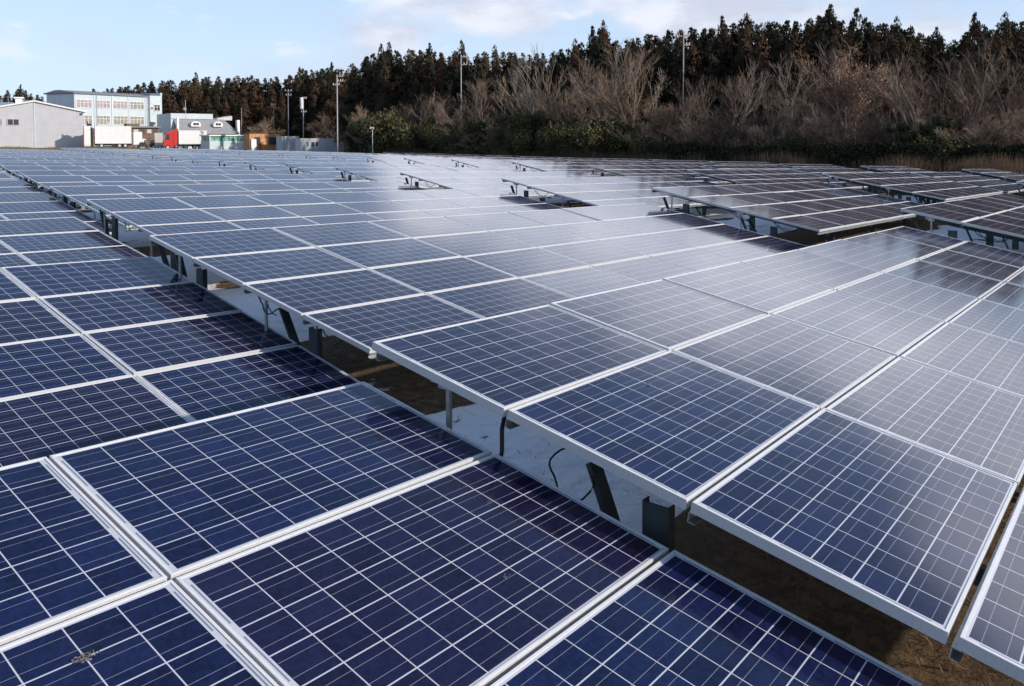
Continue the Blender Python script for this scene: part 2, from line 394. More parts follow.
P('brace_rear', bracepart(.78)); P('brace_front', bracepart(2.93))
def thin(j):
    mb = MB(); t = tp(0, j, -.06); mb.tube([t, (t.x, t.y, gdrop(0, j)-.1)], .017, 'galv', 8)
    mb.box(t.x-.035, t.y-.05, t.z-.05, t.x+.035, t.y+.05, t.z-.01, 'galv'); mb.box(t.x-.05, t.y-.015, t.z-.02, t.x+.0, t.y+.09, t.z+.01, 'galv'); return mb
P('thin_post', thin(0))
def cable(n, seed):
    r = random.Random(seed); mb = MB()
    p0 = tp(0, .25, -.07); pts = []
    for i in range(n+1):
        t = i/n; q = tp(.0+.06*math.sin(t*5+seed), .25+.62*t, -.07-.16*math.sin(math.pi*t)**.8*r.uniform(.7, 1.1)); pts.append(q)
    mb.tube(pts, .008, 'cable', 5); q = [p+Vector((.03, -.05, -.02*math.sin(i))) for i, p in enumerate(pts[:-2])]; mb.tube(q, .006, 'cable', 5); return mb
P('cable', cable(9, 1))
mb = MB(); c = tp(.2, 1.31, -.27)
for lo, hi in ((-50, 85), (-190, -78)):
    n_ = 9; mb.tube([c+Vector((.02*math.sin(i), .125*math.cos(R(lo+(hi-lo)*i/n_)), .125*math.sin(R(lo+(hi-lo)*i/n_)))) for i in range(n_+1)], .0055, 'cable', 5)
mb.tube([tp(.05, 1.13, -.045), tp(.10, 1.20, -.09), tp(.2, 1.27, -.14), tp(.2, 1.38, -.14), tp(.2, 1.5, -.15), tp(.25, 1.62, -.12)], .010, 'cable', 6); P('cable_loop', mb)
mb = MB(); mb.tube([tp(.04, .97, -.05), tp(.05, .96, -.14), tp(.04, .99, -.24), tp(.04, .98, -.4)], .012, 'cable', 6); P('cable_tail', mb)

ORD = ['nearest', 'second', 'third', 'fourth', 'fifth', 'sixth', 'seventh', 'eighth', 'ninth', 'tenth', 'eleventh', 'twelfth', 'thirteenth', 'fourteenth', 'fifteenth', 'sixteenth', 'seventeenth', 'eighteenth', 'nineteenth', 'twentieth', 'twenty-first', 'twenty-second', 'twenty-third']
COLN = {-2: 'second column left of the long gap', -1: 'first column left of the long gap', 0: 'first column right of the long gap', 1: 'second column right of the long gap', 2: 'third column right of the long gap', 3: 'fourth column right of the long gap', 4: 'fifth column right of the long gap', 5: 'sixth column right of the long gap', 6: 'seventh column right of the long gap'}
def array_label(s, k):
    if s == -1 and k == 0: return 'solar array filling the lower left foreground, dark blue panels, left of the long gap'
    if s == 0 and k == 0: return 'large solar array in the right foreground with raised white edge over the gap'
    look = 'tilted blue' if k < 3 and s < 1 else 'dark tilted' if s > 1 and k < 6 else 'pale glinting' if k < 9 else 'far pale'
    return '%s solar array, %s row back, %s' % (look, ORD[k], COLN[s])
def pix(p):
    q = Vector((p.dot(rgt), -p.dot(up), p.dot(fwd)))
    return (None if q.z < .2 else (CX+F_PX*q.x/q.z, CYP+F_PX*q.y/q.z, q.z))
def far_array():
    mb = MB()
    def place(sub, mw):
        o = len(mb.v); mb.v += [tuple(mw @ Vector(p)) for p in sub.v]
        mb.f += [tuple(o+i for i in f) for f in sub.f]; mb.mi += [mb.mat(sub.mats[i]) for i in sub.mi]; mb.uv += sub.uv
    for i in range(7):
        for j in range(4):
            s_ = MB(); glass_into(s_, (i, j))
            w, h = PVL, PUL
            for (x0, y0, x1, y1) in ((0, -.0115, w, 0), (0, -h, w, -h+.0115), (0, -h+.0115, .0115, -.0115), (w-.0115, -h+.0115, w, -.0115)):
                s_.box(x0, y0, -.046, x1, y1, 0, 'frame')
            place(s_, Matrix.Translation(ppos(i, j)) @ PM)
    for v in (.2, 4.0, 7.7, 11.35):
        o = vv_*v
        (v > 1) and mb.beam(o+tp(0, .12, -.155), o+tp(0, 3.95, -.155), .05, .09, 'dark_steel', nn_)
        for j in (.78, 2.93):
            t = o+tp(0, j, -.2); mb.beam(t, (t.x, t.y, -H0-.3), .06, .13, 'dark_steel', Vector((0, 1, 0)))
        for j, jj in ((.16, .68), (2.3, 2.83)):
            a = o+tp(0, j, -.19); b = o+tp(0, jj); mb.beam(a, (b.x, b.y, -H0+.1), .05, .035, 'dark_steel')
    return mb.mesh('solar_array')
FAR = far_array()
OFFS = {(-1, 0): (-.02, -.15, .32), (0, 0): (-.20, -.09, -.002), (-1, 1): (.16, -.03, .150), (0, 1): (-.205, -.207, -.004), (0, 2): (.04, .02, .017), (1, 1): (-.07, -.08, .042), (1, 0): (.26, .21, -.047)}
ROTS = {(-1, 0): (-.39, 1.34, .19), (-1, 1): (1.6, .83, .18)}
NT = 0
def build_array(s, k):
    global NT
    o = ORG+ROWV*k+STV*s
    o += Vector(OFFS.get((s, k), (random.uniform(-.12, .12), random.uniform(-.1, .1), random.uniform(-.04, .04))))
    o.z += STRIPDROP.get(s, 0)
    if s == -1 and k >= 3: o.z += (.08, .16, .2)[min(k-3, 2)]
    corners = [o+tp(i*PV, j) for i in (0, 3.5, 7) for j in (0, 4)]
    pr = [pix(c) for c in corners]
    vis = [p for p in pr if p and -170 < p[0] < 1200 and p[1] < 800]
    if not vis and not (s == -1 and k == 0): return
    px, D = toPD(o.x+6, o.y)
    if D > 30 and D > min(lerp(BP, px), 132) - 3: return
    NT += 1
    base = Vector((o.x, o.y, o.z-H0))
    G = 'solar arrays in the field'
    if k >= 7 or (s >= 3 and k >= 4):
        ob = inst('solar_array', FAR, loc=o); tag(ob, array_label(s, k), 'solar array', G); return
    e = empty('solar_array', base, 0, array_label(s, k), 'solar array', G)
    up_ = Vector((0, 0, H0))
    if (s, k) in ROTS:
        e.rotation_euler = [R(q) for q in ROTS[(s, k)]]; e.location = o - e.rotation_euler.to_matrix() @ up_
    near = k <= 2 and s <= 1
    for i in range(7):
        for j in range(4):
            p = ppos(i, j)+up_
            jit = Matrix.Rotation(random.gauss(0, .0032), 4, 'X') @ Matrix.Rotation(random.gauss(0, .0022), 4, 'Y')
            mw = Matrix.Translation(p+nn_*random.uniform(-.0015, .0015)) @ PM @ jit
            if near:
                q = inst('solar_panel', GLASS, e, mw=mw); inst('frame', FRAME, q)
            else: inst('solar_panel', PANEL, e, mw=mw)
    for j in (.03, 1.003, 2.02, 3.04, 4.02): inst('purlin', parts['purlin'], e, loc=up_-uv_*j)
    dj = 1.0 if (s, k) == (0, 0) else random.uniform(-.12, .12)
    for v in (.2, 4.0, 7.7, 11.35):
        l = up_+vv_*v
        inst('rafter', parts['rafter'], e, loc=l+(vv_*.62 if v < 1 else vv_*0))
        for nm in ('column_rear', 'column_front', 'brace_rear', 'brace_front'): inst(nm.split('_')[0], parts[nm], e, loc=l-uv_*(dj if nm[:5] != 'brace' or dj < .5 else dj+.22))
    for j in ((.5,) if (s, k) == (0, 0) else (.5, 2.25)): inst('thin_post', parts['thin_post'], e, loc=up_+tp(.12, j))
    if near or s < 3:
        if (s, k) == (0, 0):
            inst('cable_loop', parts['cable_loop'], e, loc=up_); inst('cable', parts['cable_tail'], e, loc=up_)
        else:
            for j in ((1.75, 2.75) if k == 1 else (.9, 2.6)): inst('cable', parts['cable'], e, loc=up_+tp(.1, j))
for s in range(-2, 7):
    for k in range(0, 21): build_array(s, k)
print('arrays', NT)

# ------------------------------------------------------------------ ground litter near the camera
r = random.Random(3)
mb = MB()
for i in range(14000):
    x = r.uniform(1.5, 7.5); y = r.uniform(-3.0, 5.4)
    if y > 1.9 and r.random() < .93: continue
    L = r.uniform(.04, .15); a = r.uniform(0, 6.28); el = abs(r.gauss(0, .35)); w = r.uniform(.0015, .004)
    z = terrain(x, y)+.005+r.random()*.03; d = Vector((math.cos(a)*math.cos(el), math.sin(a)*math.cos(el), math.sin(el))); sd = Vector((-math.sin(a), math.cos(a), 0))*w
    p = Vector((x, y, z)); mid = p+d*L*.55+Vector((0, 0, .012)); e_ = p+d*L
    mb.face([p-sd, p+sd, mid+sd*.8, mid-sd*.8], 'straw'); mb.face([mid-sd*.8, mid+sd*.8, e_], 'straw')
tag(mb.obj('dry_grass'), 'dry straw and dead grass on the brown soil in the gap', 'dry grass', kind='stuff')
def stone(loc, sx_, seed, label):
    import bmesh
    bm = bmesh.new(); bmesh.ops.create_icosphere(bm, subdivisions=3, radius=1)
    for v in bm.verts:
        n = 1+.25*noise.noise(v.co*1.3+Vector((seed, 0, 0)))+.06*noise.noise(v.co*5); v.co = Vector((v.co.x*sx_[0], v.co.y*sx_[1], v.co.z*sx_[2]))*n
    me = bpy.data.meshes.new('stone'); bm.to_mesh(me); bm.free(); me.materials.append(M['stone']); me.polygons.foreach_set('use_smooth', [True]*len(me.polygons))
    o = bpy.data.objects.new('stone', me); COL.objects.link(o); o.location = loc; tag(o, label, 'stone', 'stones on the soil')
stone((3.78, .83, terrain(3.78, .83)+.03), (.10, .07, .05), 1, 'rounded grey stone on the sunlit soil below the front array edge')
stone((4.6, 4.75, terrain(4.6, 4.75)+.03), (.12, .08, .05), 5, 'pale stone in shade beside the thin white post in the gap')

def on_array(px, y, s, k):
    o = ORG+ROWV*k+STV*s+Vector(OFFS[(s, k)]); Mr = Matrix.Identity(3)
    if (s, k) in ROTS:
        from mathutils import Euler
        Mr = Euler([R(q) for q in ROTS[(s, k)]]).to_matrix()
    n = Mr @ nn_; d = rgt*((px-CX)/F_PX)+fwd-up*((y-CYP)/F_PX); t = o.dot(n)/d.dot(n); return d*t, n, Mr
for px, y, rr_, cnt_ in ((86, 657, .035, 60), (505, 577, .025, 12), (648, 384, .02, 22)):
    p, n, Mr = on_array(px, y, -1 if px < 520 else 0, 0); r = random.Random(px); mb = MB()
    for i in range(cnt_):
        a = r.uniform(0, 6.28); q = rr_*r.random()**.7; c = Vector((math.cos(a)*q, math.sin(a)*q*.6, 0)); w = r.uniform(.0015, .005)
        pts_ = [c+Vector((math.cos(b)*w*r.uniform(.6, 1.2), math.sin(b)*w*r.uniform(.6, 1.2), 0)) for b in (0, 1.05, 2.1, 3.14, 4.2, 5.2)]
        mb.face([Vector((x.x, x.y, .0012)) for x in pts_], 'stone')
    o = mb.obj('bird_dropping'); o.matrix_world = Matrix.Translation(p+n*.001) @ (Mr.to_4x4() @ PM)
    tag(o, {86: 'speckled grey bird dropping on the lower left foreground panel', 505: 'faint bird dropping in the middle of the front centre panel', 648: 'small dropping near the lower right edge of the raised front panel'}[px], 'dropping', 'droppings on the panels')

# ------------------------------------------------------------------ far buildings
def Zy(y, D): return (137-y)*D/KZ
class Facade:
    """a vertical plane starting at pixel column px0 and depth D0, running in direction ang"""
    def __init__(s, px0, D0, ang): s.p = Wd(px0, D0); s.D0 = D0; s.a = Vector((math.cos(ang), math.sin(ang), 0)); s.ang = ang; s.n = Vector((-s.a.y, s.a.x, 0))
    def t(s, px):
        l0, f0 = s.p.x*cy-s.p.y*sy, s.p.x*sy+s.p.y*cy; al, af = s.a.x*cy-s.a.y*sy, s.a.x*sy+s.a.y*cy; m1 = (px-CX)/KX
        return (m1*f0-l0)/(al-m1*af)
def building(name, F, label, cat, group=None, z0=None):
    z = terrain(F.p.x, F.p.y) if z0 is None else z0
    return empty(name, (F.p.x, F.p.y, z), F.ang, label, cat, group), z
def win(par, x0, x1, z0, z1, pane, y=-.05, n=3, frame='white', mid=True):
    mb = MB(); mb.box(x0, y-.03, z0, x1, y+.08, z1, pane); w = mb.obj('window', par)
    f = MB(); t = .12
    f.box(x0-t, y-.10, z0-t, x1+t, y-.02, z0, frame); f.box(x0-t, y-.10, z1, x1+t, y-.02, z1+t, frame)
    f.box(x0-t, y-.10, z0, x0, y-.02, z1, frame); f.box(x1, y-.10, z0, x1+t, y-.02, z1, frame)
    for i in range(1, n):
        x = x0+(x1-x0)*i/n; f.box(x-.05, y-.09, z0, x+.05, y-.02, z1, frame)
    if mid: f.box(x0, y-.085, (z0*.35+z1*.65)-.04, x1, y-.025, (z0*.35+z1*.65)+.04, frame)
    f.obj('window_frame', w)

# grey shed, gable to the viewer
F = Facade(84, 176, R(-17)); e, z0 = building('shed', F, 'large grey metal shed with a low gable and a white roof vent, far left', 'shed')
xr = F.t(35); xl = 2*xr; ze, zr = Zy(111.5, 176)-z0, Zy(101.5, 170)-z0
mb = MB(); dp = 22
def gable(mb, x0, x1, zl, zr_, zr2, xm, y0, y1, k):
    A = [(x0, y0, 0), (x1, y0, 0), (x1, y0, zr2), (xm, y0, zr_), (x0, y0, zl)]; B = [(x, y1, z) for x, _, z in A]
    mb.face(A, k); mb.face(B[::-1], k)
    for i in range(5): j = (i+1) % 5; mb.face([A[i], B[i], B[j], A[j]][::-1], k)
gable(mb, xl, 0, ze, zr, ze, xr, 0, dp, 'wall_grey')
for i in range(1, 70):
    x = xl+(0-xl)*i/70; h = ze+(zr-ze)*(1-abs(x-xr)/abs(xr)); mb.box(x-.04, -.04, .2, x+.04, 0, h-.15, 'wall_grey')
mb.box(xr-.12, -.09, .1, xr+.12, -.03, zr-.1, 'wall_white'); mb.box(xl, -.07, 4.3, 0, -.045, 4.4, 'wall_white')
mb.obj('wall', e)
mb = MB()
for sg in (-1, 1):
    xa = xr; xb = xr+sg*(abs(xr)+.5); mb.hexa([(xa, -.5, zr+.003), (xb, -.5, ze-.2), (xb, dp+.5, ze-.2), (xa, dp+.5, zr+.003), (xa, -.5, zr+.3), (xb, -.5, ze+.1), (xb, dp+.5, ze+.1), (xa, dp+.5, zr+.3)], 'white')
roof = mb.obj('roof', e)
xv0, xv1 = F.t(17), F.t(24); mb = MB(); mb.box(xv0, 3, zr-1, xv1, 4.6, zr+.75, 'white'); mb.box(xv0-.3, 2.7, zr+.75, xv1+.3, 4.9, zr+1, 'white'); mb.obj('roof_vent', roof)
for a, b in ((8, 19), (-6, 2)): win(e, F.t(a), F.t(b), Zy(125, 170)-z0, Zy(119.5, 170)-z0, 'glass' if a > 0 else 'pink', y=-.05, n=2, frame='wall_grey', mid=False)
mb = MB(); mb.box(-.6, -.35, ze-.7, -.2, -.06, ze-.4, 'dark'); mb.obj('wall_lamp', e)
F = Facade(15, 215, R(-20)); e, z0 = building('blue_roof_house', F, 'low building with a pale blue roof just showing over the grey shed', 'building')
x1 = F.t(-20); mb = MB(); mb.box(x1, 0, 0, 0, 10, Zy(106, 215)-z0, 'wall_grey'); mb.obj('wall', e); mb = MB(); zt = Zy(102, 215)-z0; zb = Zy(106, 215)-z0
mb.hexa([(x1-.4, -.4, zb), (.4, -.4, zb), (.4, 10.4, zb+.1), (x1-.4, 10.4, zb+.1), (x1-.2, 4, zt), (-.2, 4, zt), (-.2, 6, zt+.1), (x1-.2, 6, zt+.1)], 'roof_blue'); mb.obj('roof', e)

# three-storey pale building
F = Facade(75, 205, R(11)); e, z0 = building('school_building', F, 'three-storey white building with rows of windows and a stair tower on the right', 'building')
L = F.t(149); L2 = F.t(161); H = Zy(93.5, 205)-z0; Wg = 0
G_ = Facade(75, 205, R(11+90)); Wg = G_.t(47.5)
mb = MB(); mb.box(0, 0, 0, L, Wg, H, 'wall_white'); mb.box(-.02, .02, 0, 0, Wg, H-.05, 'wall_blue')
for px in (95, 112.5, 129, 146):
    x = F.t(px); mb.box(x-.16, -.16, 0, x+.16, 0, H-.1, 'wall_blue')
mb.obj('wall', e)
mb = MB(); mb.box(L, -.6, 0, L2, Wg-.5, H+.5, 'wall_white'); mb.box(L2-.5, -.65, H+.5, L2, Wg-.5, H+1.3, 'wall_blue'); tw = mb.obj('stair_tower', e)
mb = MB(); mb.box(-.5, -.5, H, L-.02, Wg+.5, H+.35, 'roof_dark'); ym = Wg*.55
mb.hexa([(-.4, 1, H+.35), (L-.1, 1, H+.35), (L-.1, Wg, H+.35), (-.4, Wg, H+.35), (-.4, ym-1, H+1), (L-.1, ym-1, H+1), (L-.1, ym+1, H+1), (-.4, ym+1, H+1)], 'roof_grey')
mb.box(L+.02, -.8, H+.5, L2-.52, Wg-.3, H+.75, 'roof_dark'); mb.obj('roof', e)
zu0, zu1, zl0, zl1 = Zy(107.5, 208)-z0, Zy(100, 208)-z0, Zy(124, 208)-z0, Zy(115.5, 208)-z0
for i, (a, b) in enumerate(((77, 92), (96.5, 110), (113.5, 127.5), (130.5, 144))):
    win(e, F.t(a), F.t(b), zu0, zu1, ('pink', 'pink', 'pink', 'curtain')[i], n=4); win(e, F.t(a), F.t(b), zl0, zl1, 'curtain', n=4)
    win(e, F.t(a), F.t(b), .9, 2.9, 'curtain', n=4)
win(e, F.t(153), F.t(158.5), Zy(109, 212)-z0, Zy(103, 212)-z0, 'glass', y=-.68, n=2); win(e, F.t(147.5)+.4, F.t(149)+1, Zy(107.5, 212)-z0, Zy(105.5, 212)-z0, 'glass', y=-.68, n=1)
win(e, F.t(150), F.t(154), Zy(124, 212)-z0, Zy(121, 212)-z0, 'glass', y=-.68, n=1)
mb = MB()
for px in (95, 146): x = F.t(px)+.5; mb = MB(); mb.tube([(x, -.35, 0), (x, -.35, H)], .08, 'wall_grey', 6); mb.obj('downpipe', e)

# rusty low warehouse roof in front of it
F = Facade(126, 196, R(-12)); e, z0 = building('rusty_shed', F, 'rusty brown flat shed between the white trailer and the white building', 'shed')
x1 = F.t(159); zt = Zy(124, 196)-z0; mb = MB(); mb.box(0, 0, 0, x1, 5, zt-.9, 'rust')
for i in range(5):
    x = x1*(i+.5)/5; mb.box(x-.5, -.05, zt-2.2, x+.5, 0, zt-1.3, 'wall_grey' if i % 2 else 'dark')
mb.obj('wall', e); mb = MB(); mb.box(-.4, -.6, zt-.9, x1+.3, 5.4, zt-.5, 'roof_dark'); mb.box(.3, .4, zt-.5, 3.2, 3, zt+.1, 'rust'); mb.box(x1-1.6, 1, zt-.5, x1-.9, 2, zt+.6, 'dark'); mb.obj('roof', e)

# grey hall with slanted slate roof and two dormers
F = Facade(177, 205, R(-6)); e, z0 = building('slate_roof_hall', F, 'grey-roofed hall with two white dormers behind the red truck', 'building')
Gs = Facade(177, 205, R(84)); dpt = abs(Gs.t(162.5)) if abs(Gs.t(162.5)) < 60 else 14
x1 = F.t(240); zt = Zy(113, 205)-z0; zb = Zy(134, 205)-z0; zr1 = Zy(118.5, 205)-z0; xw = F.t(218)
mb = MB(); mb.box(.3, .6, 0, x1-.3, dpt, zb, 'wall_white'); mb.box(-.2, 3.2, 0, xw-.3, dpt+3, zt-.1, 'wall_blue'); mb.obj('wall', e)
mb = MB(); mb.hexa([(.5, -.3, zb), (x1, -.3, zb), (x1-.6, dpt, zb), (.5, dpt, zb), (.5, 3.2, zr1), (x1-3, 3.2, zr1), (x1-3, dpt-1, zr1), (.5, dpt-1, zr1)], 'roof_grey'); rf = mb.obj('roof', e)
mb = MB(); mb.box(-.3, 2.9, zr1+.003, xw, 6, zt, 'wall_white'); mb.obj('parapet', e)
xa, xb = F.t(223), F.t(238); mb = MB(); mb.hexa([(xa, 3.3, zr1-.2), (xb, 3.3, zr1-.2), (xb, 7, zr1-.2), (xa, 7, zr1-.2), (xa, 3.3, zr1+.3), (xb, 3.3, zr1+1.0), (xb, 7, zr1+1.0), (xa, 7, zr1+.3)], 'wall_grey'); mb.obj('stair_house', e)
mb = MB(); xc = F.t(241); mb.box(xc-.5, 1, 0, xc+.2, 2, Zy(119, 205)-z0, 'white'); mb.obj('chimney', e)
mb = MB(); xc = .1; mb.box(xc-.25, -.5, 0, xc+.25, 0, zr1+.2, 'white'); mb.obj('downpipe', e)
for a, b in ((192.5, 202), (215, 224)):
    xa, xb = F.t(a), F.t(b); za, zc = Zy(126.3, 205)-z0, Zy(121, 205)-z0; mb = MB(); n = 8
    prof = [(xa, za), (xb, za), (xb, (za+zc)/2)]+[((xa+xb)/2+(xb-xa)/2*math.cos(math.pi*i/n), (za+zc)/2+(zc-za)/2*math.sin(math.pi*i/n)) for i in range(1, n)]+[(xa, (za+zc)/2)]
    A = [(x, .6, z) for x, z in prof]; B = [(x, 3.6, z) for x, z in prof]; mb.face(A, 'white'); mb.face(B[::-1], 'white')
    for i in range(len(A)): j = (i+1) % len(A); mb.face([A[j], B[j], B[i], A[i]], 'white')
    d = mb.obj('dormer', rf)
    mb = MB(); w = (xb-xa); mb.box(xa+w*.22, .5, za+.35, xa+w*.47, .62, za+.95, 'glass'); mb.box(xa+w*.53, .5, za+.35, xa+w*.78, .62, za+.95, 'glass')
    o = mb.obj('dormer_window', rf)

# greenhouse-like low building
F = Facade(209.5, 170, R(-4)); e, z0 = building('green_windowed_shed', F, 'low white shed with a band of green windows right of the white semi-trailer', 'shed')
x1 = F.t(248); zt = Zy(134.8, 170)-z0; zm = Zy(141, 170)-z0; mb = MB(); mb.box(0, 0, 0, x1, 4, zm, 'wall_white'); mb.box(.1, .1, zm, x1-.1, 3.9, zt-.25, 'green'); mb.obj('wall', e)
mb = MB(); mb.box(-.2, -.3, zt-.25, x1+.2, 4.2, zt, 'white'); mb.obj('roof', e)
for i in range(9):
    mb = MB(); x = x1*i/8.02; mb.box(x, -.06, zm, x+.16, .09, zt-.25, 'white' if i in (0, 8) else 'green'); mb.obj('mullion', e)

def wheel_mesh(r_=.5, w=.28):
    mb = MB(); n = 20
    for a, b, k in ((0, w, 'rubber'), (-.01, .02, 'wall_grey')):
        rr = r_ if k == 'rubber' else r_*.55
        A = [(math.cos(t)*rr, a, math.sin(t)*rr) for t in [i*2*math.pi/n for i in range(n)]]; B = [(x, b, z) for x, _, z in A]
        mb.face(A, k); mb.face(B[::-1], k)
        for i in range(n): j = (i+1) % n; mb.face([A[j], A[i], B[i], B[j]], k)
    return mb.mesh('wheel')
WHEEL = wheel_mesh()
def wheels(e, xs_, y, z=.5):
    for x in xs_:
        inst('wheel', WHEEL, e, loc=(x, y, z))
def boxbody(e, x0, x1, z0, z1, k, depth=2.4, name='cargo_box', ribs=True):
    mb = MB(); mb.box(x0, 0, z0, x1, depth, z1, k)
    for z in (z0, z1-.12): mb.box(x0-.02, -.03, z, x1+.02, -.001, z+.12, 'wall_grey' if z == z0 else k)
    if ribs:
        n = int((x1-x0)/1.2)
        for i in range(n+1): x = x0+(x1-x0-.06)*i/max(1, n); mb.box(x, -.025, z0+.12, x+.06, -.001, z1-.12, k)
    return mb.obj(name, e)
def cab(e, x0, x1, z1, k, face=-1, depth=2.3):
    """truck cab seen from its side; face=-1 looks to -x"""
    w = x1-x0; f = (lambda t: x0+w*t) if face < 0 else (lambda t: x1-w*t)
    prof = [(f(0), .45), (f(1), .45), (f(1), z1), (f(.28), z1*.96), (f(.03), z1*.52)]
    A = [(x, .05, z) for x, z in prof]; B = [(x, depth, z) for x, z in prof]
    mb = MB(); mb.face(A, k); mb.face(B[::-1], k)
    for i in range(5): j = (i+1) % 5; mb.face([A[j], A[i], B[i], B[j]], k)
    c = mb.obj('cab', e)
    mb = MB(); q = [(f(.10), z1*.54), (f(.62), z1*.54), (f(.62), z1*.86), (f(.30), z1*.86)]
    mb.face([(x, .03, z) for x, z in q], 'glass'); mb.obj('side_window', c)
    mb = MB(); d = Vector((f(.28)-f(.03), 0, z1*.44)); n_ = Vector((-abs(d.z)*(1 if face < 0 else -1), 0, abs(d.x))).normalized()*.02
    p, q_ = Vector((f(.05), .2, z1*.55)), Vector((f(.26), .2, z1*.93)); mb.face([p+n_, p+n_+Vector((0, depth-.4, 0)), q_+n_+Vector((0, depth-.4, 0)), q_+n_], 'glass'); mb.obj('windscreen', c)
    mb = MB(); mb.box(min(f(-.03), f(0)), .2, .5, max(f(-.03), f(0)), depth-.15, .85, 'dark'); mb.obj('bumper', c)
    for y in (.15, depth-.45):
        mb = MB(); mb.box(min(f(-.05), f(-.031)), y, .9, max(f(-.05), f(-.0)), y+.3, 1.1, 'white'); mb.obj('headlight', c)
    return c
# white trailer beside the shed
F = Facade(83.6, 170, R(-22)); e, z0 = building('white_trailer', F, 'long white box trailer parked beside the grey shed, red post at its open bay', 'trailer')
xa, xb = F.t(95), F.t(131.5); zt = Zy(125.8, 170)-z0
boxbody(e, xa, xb, .9, zt, 'white')
o = boxbody(e, .1, F.t(90.5), .6, zt-.1, 'white', name='front_box'); mb = MB(); mb.box(F.t(90.6), .3, .2, F.t(92.6), 2, zt-.3, 'dark'); mb.box(F.t(92.6), .1, 0, F.t(94.6), 2, zt-.5, 'rust'); mb.box(-.05, -.05, 0, .12, .3, zt-.1, 'red'); mb.obj('open_bay', e)
mb = MB(); mb.box(F.t(88), .5, zt+.003, F.t(92), 1.5, zt+.5, 'dark'); mb.box(F.t(87), .8, zt+.003, F.t(87)+.2, 1, zt+.9, 'dark'); mb.box(F.t(107), .8, zt+.003, F.t(110), 1.4, zt+.8, 'wall_grey'); mb.obj('roof_unit', e)
mb = MB(); mb.box(xa, .5, .5, xb, 2, .9, 'dark'); mb.obj('chassis', e)
wheels(e, (xb-1.2, xb-2.3, xa+1.2), .02)
# white box truck and a beige truck nose-on
F = Facade(133.5, 178, R(-20)); e, z0 = building('white_box_truck', F, 'small white box truck between the long trailer and the beige truck', 'truck')
xb = F.t(145.5); boxbody(e, 0, xb*.72, .8, Zy(131.8, 178)-z0, 'white'); cab(e, xb*.74, xb+.3, 2.2, 'white', 1); wheels(e, (.6, xb*.9), .0, .45)
F = Facade(151, 180, R(-20)); e, z0 = building('beige_truck', F, 'beige covered truck standing just left of the red cab', 'truck')
xb = F.t(163); boxbody(e, xb*.3, xb, .8, Zy(132.8, 180)-z0, 'pole_light'); cab(e, -.2, xb*.28, 2.0, 'dark', -1); wheels(e, (.5, xb-.7), .0, .45)
F = Facade(137, 168, R(-20)); e, z0 = building('dark_car', F, 'dark blue car parked in front of the white box truck', 'car')
xb = F.t(148); prof = [(0, .35), (xb, .35), (xb, .85), (xb*.86, .95), (xb*.68, 1.42), (xb*.32, 1.42), (xb*.18, .92), (0, .8)]
mb = MB(); A = [(x, 0, z) for x, z in prof]; B = [(x, 1.6, z) for x, z in prof]; mb.face(A, 'dark'); mb.face(B[::-1], 'dark')
for i in range(8): j = (i+1) % 8; mb.face([A[j], A[i], B[i], B[j]], 'dark')
mb.obj('body', e); mb = MB(); mb.face([(x, -.015, z) for x, z in ((xb*.24, .97), (xb*.8, .97), (xb*.66, 1.35), (xb*.34, 1.35))], 'glass'); mb.obj('side_window', e)
for x in (.8, xb-.8): inst('wheel', WHEEL, e, mw=Matrix.Translation((x, -.02, .3)) @ Matrix.Scale(.62, 4))
# red truck and its white trailer
F = Facade(164, 174, R(-20)); e, z0 = building('red_semi_truck', F, 'red truck cab coupled to a white semi-trailer in front of the slate roof hall', 'truck')
xc, xt = F.t(178.5), F.t(207); H_ = Zy(129, 174)-z0; cab(e, 0, xc*.62, H_-.6, 'red', -1)
mb = MB(); mb.hexa([(xc*.5, .1, H_-.7), (xc*.9, .1, H_-1.4), (xc*.9, 2.2, H_-1.4), (xc*.5, 2.2, H_-.7), (xc*.72, .1, H_-.1), (xc*1.0, .1, H_+.1), (xc*1.0, 2.2, H_+.1), (xc*.72, 2.2, H_-.1)], 'red'); mb.box(xc*.64, .06, .6, xc*.92, 2.2, H_-1.0, 'red'); mb.obj('wind_deflector', e)
boxbody(e, xc+.05, xt, 1.1, Zy(130.3, 174)-z0, 'white')
mb = MB(); mb.box(xc*.6, .4, .6, xt-.4, 2, 1.1, 'dark'); mb.obj('chassis', e); wheels(e, (xc*.25, xc*.85, xc+1.4, xt-2.6, xt-1.4), 0)
